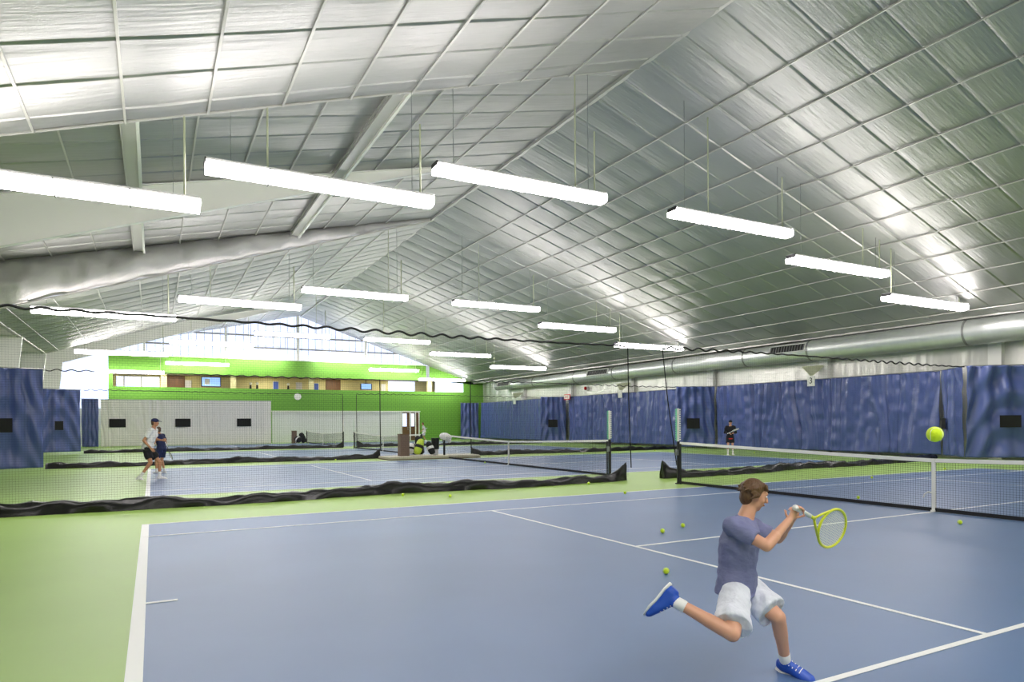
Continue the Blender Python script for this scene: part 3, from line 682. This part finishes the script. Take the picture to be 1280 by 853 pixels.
q = MB(); q.ell((.0, 22.2, 1.07), (.22, .14, .1)); q.ell((.16, 22.12, .93), (.17, .12, .17)); q.ell((-.12, 22.2, 1.0), (.12, .12, .14)); q.ell((.22, 22.1, .78), (.09, .08, .1)); q.ell((0.02, 22.15, .95), (.15, .13, .15))
q.build('cloth', 'whitecloth', t, remesh=.03)

# ---------------------------------------------------------------- people
def V(*a): return Vector(a)
def hand(m, W, h, g, s, spread=1.0):
    """palm and five curled fingers closing round a handle of direction g; h points from the wrist to the knuckles"""
    h = h.normalized(); g = (g - h * g.dot(h)); g = g.normalized() if g.length > 1e-4 else h.orthogonal(); n = g.cross(h).normalized()
    m.loft([W - h * .01 * s, W + h * .03 * s, W + h * .07 * s, W + h * .088 * s], [.026 * s, .036 * s, .041 * s, .036 * s], [.02 * s, .018 * s, .015 * s, .012 * s], g, 14)
    for i, (ln, cu) in enumerate(((.85, 1.0), (1.0, .95), (.95, 1.0), (.75, 1.08))):
        b = W + h * (.08 * s) + g * ((1.5 - i) * .0205 * s); p = b; r = .0106 * s; a = .35 * cu
        for k, l in enumerate((.036, .026, .02)):
            a += (0.25, .95, .85)[k] * cu * spread; d = h * math.cos(a) + n * math.sin(a); q = p + d * l * ln * s
            m.capsule(p, r, q, r * .9, 10); p = q; r *= .92
    b = W + h * .028 * s + g * .03 * s; p = b; r = .0125 * s
    for k, (da, l) in enumerate(((.5, .036), (.95, .03), (1.35, .024))):
        d = (h * math.cos(da) * .9 + g * (.55 - .45 * k) + n * math.sin(da)).normalized(); q = p + d * l * s; m.capsule(p, r, q, r * .88, 10); p = q; r *= .9

def rumple(o, s):
    tx = bpy.data.textures.new('rumple', 'CLOUDS'); tx.noise_scale = .09; tx.noise_depth = 1
    m = o.modifiers.new('rumple', 'DISPLACE'); m.texture = tx; m.strength = .034 * s; m.mid_level = .5; m.texture_coords = 'LOCAL'
    return o
def person(J, s, label, O, mats, facing, cap=None, hair='short', grips=None, vox=.014, shirt_len=.35, shorts_len=.62, hem=None, rootname='person', grp=None):
    """J: joints in metres about O; s: scale against a 1.75 m adult"""
    J = {k: Vector(v) + Vector(O) for k, v in J.items()}
    t = thing(rootname, O, label, 'person', grp)
    lat = (J['shR'] - J['shL']).normalized(); hl = (J['hipR'] - J['hipL']).normalized()
    m = MB(); pel, ch, nk = J['pelvis'], J['chest'], J['neck']
    waist = pel.lerp(ch, .45)
    P = [pel - V(0, 0, .06) * s, pel, waist, ch, ch.lerp(nk, .55), nk - (nk - ch).normalized() * .02 * s, nk.lerp(J['head'], .45)]
    RX = [.10, .165, .138, .162, .165, .07, .052]; RY = [.08, .112, .098, .118, .098, .062, .053]
    L = [hl, hl, (hl + lat).normalized(), lat, lat, lat, lat]
    m.loft(P, [r * s for r in RX], [r * s for r in RY], L, 24)
    m.capsule(J['shR'].lerp(nk, .1), .056 * s, J['shL'].lerp(nk, .1), .056 * s)
    for k in 'LR':
        m.capsule(J['sh' + k], .053 * s, J['el' + k], .040 * s); m.capsule(J['el' + k], .041 * s, J['wr' + k].lerp(J['el' + k], .05), .027 * s)
        m.ell(J['sh' + k], (.06 * s,) * 3)
        m.capsule(J['el' + k], .042 * s, J['el' + k].lerp(J['wr' + k], .35), .041 * s)
        m.capsule(J['hip' + k], .088 * s, J['kn' + k], .056 * s); m.capsule(J['kn' + k], .055 * s, J['an' + k], .037 * s)
        cd = (J['an' + k] - J['kn' + k]); m.capsule(J['kn' + k] + cd * .15, .054 * s, J['kn' + k] + cd * .42, .050 * s)
        g = (grips or {}).get(k); fd = (J['wr' + k] - J['el' + k])
        hh = (fd if not g else (fd.normalized() * .8 + g[1] * .6)).normalized(); hand(m, J['wr' + k], hh, g[0] if g else lat.cross(fd), s, 1.0 if g else .45)
        if g:
            go = (g[0] - hh * g[0].dot(hh)).normalized(); J['grip' + k] = J['wr' + k] + hh * .092 * s + go.cross(hh) * .022 * s
    # head
    f = Vector(facing).normalized(); up = (J['head'] - nk).normalized() * .45 + V(0, 0, 1); up = (up - f * up.dot(f)).normalized(); sd = f.cross(up); H = J['head']; hs = .118 * s / .96
    ax = (sd, f, up)
    m.capsule(nk, .05 * s, H - up * .03 * s, .05 * s)
    m.ell(H + up * .02 * s, (.073 * s, .092 * s, .098 * s), ax, 24, 16); m.ell(H - up * .045 * s + f * .022 * s, (.056 * s, .062 * s, .062 * s), ax)
    m.ell(H - up * .088 * s + f * .052 * s, (.026 * s, .022 * s, .02 * s), ax)     # chin
    m.capsule(H + up * .018 * s + f * .088 * s, .009 * s, H - up * .022 * s + f * .104 * s, .0135 * s)     # nose
    m.ell(H - up * .052 * s + f * .082 * s, (.026 * s, .01 * s, .011 * s), ax)      # mouth mound
    m.capsule(H + up * .035 * s + f * .083 * s - sd * .04 * s, .009 * s, H + up * .035 * s + f * .083 * s + sd * .04 * s, .009 * s)   # brow
    for q_ in (-1, 1):
        m.ell(H + sd * q_ * .074 * s - up * .0 * s, (.010 * s, .02 * s, .031 * s), ax)
        m.ell(H + sd * q_ * .04 * s - up * .022 * s + f * .062 * s, (.02 * s, .018 * s, .018 * s), ax)
    body = m.build('body', mats['skin'], t, remesh=vox, smooth_it=4)
    for q_ in (-1, 1):
        e = MB(); e.ell(H + sd * q_ * .031 * s + up * .014 * s + f * .083 * s, (.0115 * s, .0075 * s, .0072 * s), ax, 12, 8); eo = e.build('eye', 'eye', t, smooth=True)
        e = MB(); e.ell(H + sd * q_ * .031 * s + up * .014 * s + f * .0868 * s, (.0062 * s, .0045 * s, .0062 * s), ax, 10, 6); e.build('iris', 'pupil', eo, smooth=True)
    e = MB(); e.ell(H - up * .053 * s + f * .088 * s, (.021 * s, .008 * s, .0065 * s), ax, 12, 8); e.build('lips', 'lip', t, smooth=True)
    # hair / cap
    rs = random.Random(int(H.x * 100)); q = MB()
    q.ell(H + up * .034 * s - f * .018 * s, (.083 * s, .093 * s, .094 * s), ax, 24, 14)
    q.ell(H - up * .02 * s - f * .045 * s, (.074 * s, .056 * s, .072 * s), ax)
    if hair == 'shaggy':
        for i in range(70):
            a = rs.uniform(-PI, PI); el = rs.uniform(-.25, 1.2)
            if math.sin(a) > .35 and el < .45: continue
            dr = sd * math.cos(a) * math.cos(el) + f * math.sin(a) * math.cos(el) + up * math.sin(el)
            p = H + up * .025 * s + dr * .085 * s; tg = (-f * .8 - up * .45 + dr * .35).normalized(); q.capsule(p, .016 * s, p + tg * rs.uniform(.03, .065) * s, .005 * s, 6)
        for i in range(7):
            p = H + up * (.092) * s + f * .05 * s + sd * (i - 3) * .02 * s; q.capsule(p, .017 * s, p + (f * .6 - up * .8 + sd * .15).normalized() * .045 * s, .006 * s, 6)
    # cut the face free: hair only behind the brow line is kept by geometry above
    q.build('hair', mats.get('hair', 'hair'), t, remesh=.007 if vox < .01 else vox, smooth_it=1)
    if cap:
        q = MB(); q.ell(H + up * .055 * s - f * .006 * s, (.089 * s, .102 * s, .075 * s), ax, 24, 12)
        q.loft([H + up * .062 * s + f * .05 * s, H + up * .056 * s + f * .11 * s, H + up * .045 * s + f * .165 * s], [.075 * s, .072 * s, .045 * s], [.012 * s, .009 * s, .006 * s], sd, 16)
        q.build('cap', cap, t, smooth=True)
    # shirt
    q = MB(); k = 1.16
    base = pel.lerp(waist, .05 if hem else .0) - (ch - pel).normalized() * .075 * s
    q.loft([base, pel.lerp(waist, .2), waist, ch, ch.lerp(nk, .55), nk - (nk - ch).normalized() * .012 * s], [.196 * s, .188 * s, .160 * s, .186 * s, .178 * s, .074 * s], [.152 * s, .146 * s, .130 * s, .142 * s, .118 * s, .068 * s], [hl, hl, lat, lat, lat, lat], 28)
    q.capsule(J['shR'].lerp(nk, .1), .068 * s, J['shL'].lerp(nk, .1), .068 * s)
    for kk in 'LR':
        a, b = J['sh' + kk], J['el' + kk]; e1 = a.lerp(b, mats.get('sleeve', .68)); q.ell(a, (.074 * s,) * 3)
        q.loft([a, a.lerp(e1, .5), e1], [.070 * s, .069 * s, .068 * s if mats.get('sleeve', .68) < 1 else .05 * s], [.070 * s, .066 * s, .064 * s if mats.get('sleeve', .68) < 1 else .05 * s], (b - a).orthogonal(), 18)
        if mats.get('sleeve', .68) >= 1: q.capsule(b, .052 * s, b.lerp(J['wr' + kk], .9), .037 * s)
    rumple(q.build('shirt', mats['shirt'], t, remesh=vox * .9), s)
    if hem:
        q = MB(); q.loft([base, base - (ch - pel).normalized() * .05 * s], [.205 * s, .205 * s], [.17 * s, .17 * s], hl, 28); q.build('shirt_hem', hem, t, smooth=True)
    # shorts
    q = MB(); q.loft([pel + (ch - pel).normalized() * .045 * s, pel, pel - V(0, 0, .07) * s], [.162 * s, .182 * s, .15 * s], [.12 * s, .137 * s, .11 * s], hl, 28)
    for kk in 'LR':
        a, b = J['hip' + kk], J['kn' + kk]; e1 = a.lerp(b, shorts_len); dd = (b - a).normalized()
        q.loft([a - dd * .03 * s, a.lerp(e1, .4), e1], [.105 * s, .112 * s, .112 * s * mats.get('flare', 1)], [.112 * s, .112 * s, .106 * s * mats.get('flare', 1)], hl if abs(dd.dot(hl)) < .8 else dd.orthogonal(), 22)
    rumple(q.build('shorts', mats['shorts'], t, remesh=vox * .9), s * 1.2)
    for kk in 'LR':
        an, to, kn = J['an' + kk], J['to' + kk], J['kn' + kk]; d = (to - an); ud = (kn - an).normalized()
        q = MB(); q.capsule(an.lerp(kn, mats.get('sock', .22)), .044 * s, an, .041 * s); q.build('sock', mats.get('socks', 'whitecloth'), t, smooth=True)
        fd = (d - ud * d.dot(ud)).normalized() if abs(d.normalized().dot(ud)) < .9 else d.normalized(); fd = (fd * .9 + d.normalized() * .4).normalized(); S0 = s; s = s * mats.get('shoe_k', 1.08); su = (ud - fd * ud.dot(fd)).normalized(); la = fd.cross(su)
        hb = an - su * .045 * s - fd * .05 * s
        q = MB(); q.loft([hb - fd * .012 * s, hb + fd * .02 * s, hb + fd * .1 * s + su * .006 * s, hb + fd * .17 * s - su * .012 * s, hb + fd * .225 * s - su * .022 * s, hb + fd * .245 * s - su * .028 * s],
                          [.026 * s, .036 * s, .038 * s, .046 * s, .038 * s, .018 * s], [.036 * s, .05 * s, .048 * s, .036 * s, .024 * s, .012 * s], la, 20)
        q.ell(an - su * .005 * s, (.04 * s, .046 * s, .04 * s), (la, fd, su))
        so = q.build('shoe', mats['shoes'], t, remesh=max(.006, vox * .7))
        q = MB(); q.loft([hb - fd * .018 * s - su * .04 * s, hb + fd * .03 * s - su * .044 * s, hb + fd * .12 * s - su * .04 * s, hb + fd * .18 * s - su * .044 * s, hb + fd * .25 * s - su * .038 * s],
                         [.03 * s, .04 * s, .036 * s, .05 * s, .02 * s], [.012 * s] * 4 + [.008 * s], la, 18); q.build('sole', mats.get('sole', 'whitecloth'), so, smooth=True)
        q = MB()
        for j in range(4): c_ = hb + fd * (.085 + .024 * j) * s + su * (.05 - .008 * j) * s; q.tube([c_ - la * .025 * s, c_ + su * .004 * s, c_ + la * .025 * s], .0035 * s, 5)
        q.build('laces', 'whitecloth', so); s = S0
    return t, J

def racket(E, a, n, label, s=1.0, frame='racketyellow'):
    a = a.normalized(); n = (n - a * n.dot(a)).normalized(); w_ = a.cross(n); E = Vector(E)
    t = thing('tennis_racket', tuple(E), label, 'racket')
    MB().tube([E, E + a * .01 * s, E + a * .2 * s], [.019 * s, .016 * s, .015 * s], 8).build('grip', 'whitecloth', t, smooth=True)
    hc = E + a * .53 * s; q = MB()
    q.tube([E + a * .2 * s, E + a * .27 * s], .012 * s, 8)
    for sg in (-1, 1): q.tube([E + a * .26 * s, E + a * .32 * s + w_ * sg * .04 * s, E + a * .40 * s + w_ * sg * .088 * s], .0078 * s, 8)
    q.build('throat', frame, t, smooth=True)
    P = [hc + w_ * .128 * s * math.cos(b) + a * .168 * s * math.sin(b) for b in [2 * PI * i / 48 for i in range(48)]]
    MB().tube(P, .0088 * s, 8, closed=True).build('frame', frame, t, smooth=True)
    q = MB()
    for i in range(-8, 9):
        u = i * .0145; k = math.sqrt(max(0, 1 - (u / .128) ** 2)) * .168; q.tube([hc + w_ * u * s - a * k * s, hc + w_ * u * s + a * k * s], .0011 * s, 4, cap=False)
    for i in range(-10, 11):
        u = i * .0155; k = math.sqrt(max(0, 1 - (u / .168) ** 2)) * .128; q.tube([hc + a * u * s - w_ * k * s, hc + a * u * s + w_ * k * s], .0011 * s, 4, cap=False)
    q.build('strings', 'string', t)
    return t

# the running player: local axes A = along the lunge, B = away from the viewer
A_ = Vector((math.cos(.5), -math.sin(.5), 0)); B_ = Vector((math.sin(.5), math.cos(.5), 0))
def L3(a, b, z): return A_ * a + B_ * b + Vector((0, 0, z))
RJ = dict(pelvis=L3(-.323, 0, .575), hipR=L3(-.36, -.08, .545), hipL=L3(-.26, .08, .535), knR=L3(-.459, -.35, .372), anR=L3(-.752, -.20, .52), toR=L3(-.879, -.15, .475),
          knL=L3(-.12, -.13, .40), anL=L3(-.02, .02, .082), toL=L3(.09, -.09, .04), chest=L3(-.31, -.01, .82), neck=L3(-.262, 0, .99), head=L3(-.215, 0, 1.112),
          shR=L3(-.385, -.13, .945), shL=L3(-.20, .13, .915), elR=L3(-.235, -.27, .85), wrR=L3(-.045, -.135, .985), elL=L3(-.03, .10, .83), wrL=L3(.0, -.02, .945))
O_ = (-8.30, -3.95, 0)
ga = L3(.50, .45, -.24).normalized()
person_, PJ = person(RJ, .82, 'person lunging on the near court in grey-blue shirt, white shorts and blue shoes', O_,
       dict(skin='skin', shirt='shirt', shorts='shorts', shoes='shoeblue', sock=.16, flare=1.2, shoe_k=1.12), A_ * .95 + B_ * -.12 + Vector((0, 0, -.28)), hair='shaggy',
       grips={'R': (ga, L3(.30, .12, 1.0)), 'L': (ga * -1, L3(.2, -.25, .7))}, vox=.0065, shorts_len=.84)
racket(PJ['gripR'] - ga * .045, ga, L3(-.72, .55, .35), 'yellow tennis racket swung by the lunging player on the near court', 1.0)

def person2(O, face, s, mats, arms, label, cap=None, hem=None, stride=.16, bend=.05, lean=.06, shorts_len=.72, grips=None):
    f = Vector((math.cos(face), math.sin(face), 0)); r = Vector((math.sin(face), -math.cos(face), 0)); Z = Vector((0, 0, 1))
    def q(fo, ri, z): return (f * fo + r * ri + Z * z) * s
    J = dict(pelvis=q(-.04, 0, .93), hipR=q(-.04, .09, .90), hipL=q(-.04, -.09, .90), knR=q(bend, .11, .49), knL=q(bend + stride * .5, -.11, .49), anR=q(-stride * .6, .12, .085), anL=q(stride * .7, -.12, .085),
             toR=q(-stride * .6 + .14, .14, .045), toL=q(stride * .7 + .14, -.14, .045), chest=q(lean * .6 - .02, 0, 1.25), neck=q(lean, 0, 1.47), head=q(lean + .04, 0, 1.625), shR=q(lean - .01, .19, 1.41), shL=q(lean - .01, -.19, 1.41))
    for k, v in arms.items(): J[k] = q(*v)
    G = {k: (q(*g).normalized(), f * .4) for k, g in (grips or {}).items()}
    return person(J, s, label, O, mats, f + Vector((0, 0, -.1)), cap=cap, vox=.014, hem=hem, shorts_len=shorts_len, grips=G), q
# man on the left
(pm, Jm), q_ = person2((-11.82, 15.8, 0), -.30, 1.02, dict(skin='skin2', shirt='whitecloth', shorts='black', shoes='whitecloth', hair='hair', sock=.3), dict(elR=(-.06, .25, 1.12), wrR=(.12, .24, .90), elL=(.10, -.24, 1.14), wrL=(.30, -.14, 1.12)),
        'person in navy cap, white shirt and black shorts standing behind the left netting', cap='navycloth', stride=.34, bend=.07, lean=.12, grips={'L': (.3, .1, 1.0)})
racket(Jm['gripL'] + Vector((0, 0, -.05)), Vector((.14, .08, -.4)), Vector((1, .2, 0)), 'dark racket hanging from the hand of the person in the navy cap', .8, 'dark')
# smaller person behind him
(pc, Jc), q_ = person2((-11.50, 18.6, 0), 2.4, .88, dict(skin='skin2', shirt='navycloth', shorts='navycloth', shoes='whitecloth', hair='hair', sock=.2), dict(elR=(.0, .27, 1.13), wrR=(.2, .2, 1.1), elL=(.02, -.27, 1.14), wrL=(.2, -.2, 1.08)),
        'smaller person in navy clothes half hidden behind the person in the navy cap', stride=.1)
# player in black by the right curtain
(pr_, Jr), q_ = person2((12.45, 16.85, 0), PI + .95, .94, dict(skin='skin', shirt='black', shorts='black', shoes='whitecloth', hair='hair', sock=.55, sleeve=1.0), dict(elR=(.04, .28, 1.12), wrR=(.26, .08, 1.08), elL=(.04, -.28, 1.12), wrL=(.28, -.1, 1.12)),
        'person in a black top with a red hem standing before the right navy curtain', cap='black', hem='red', stride=.02, bend=.03, grips={'R': (.1, -1, .25), 'L': (.1, -1, .25)})
racket(Jr['wrR'] + Vector((-.09, .05, 0)), Vector((.08, -.5, .2)), Vector((0, 0, 1)), 'pale racket held across the body by the person in black', .95, 'whitecloth')
# far player by the green wall
(pf, Jf), q_ = person2((9.3, 50.0, 0), 2.7, .98, dict(skin='skin2', shirt='whitecloth', shorts='whitecloth', shoes='whitecloth', hair='hair', sock=.2), dict(elR=(.02, .26, 1.12), wrR=(.22, .2, 1.0), elL=(.02, -.26, 1.12), wrL=(.2, -.22, .98)),
        'distant person in white with a yellow hem walking before the green wall', hem='lime', stride=.3)
racket(Jf['wrL'] + Vector((0, 0, -.02)), Vector((.4, .1, .2)), Vector((0, 0, 1)), 'tiny pale racket held by the distant person in white', .95, 'whitecloth')
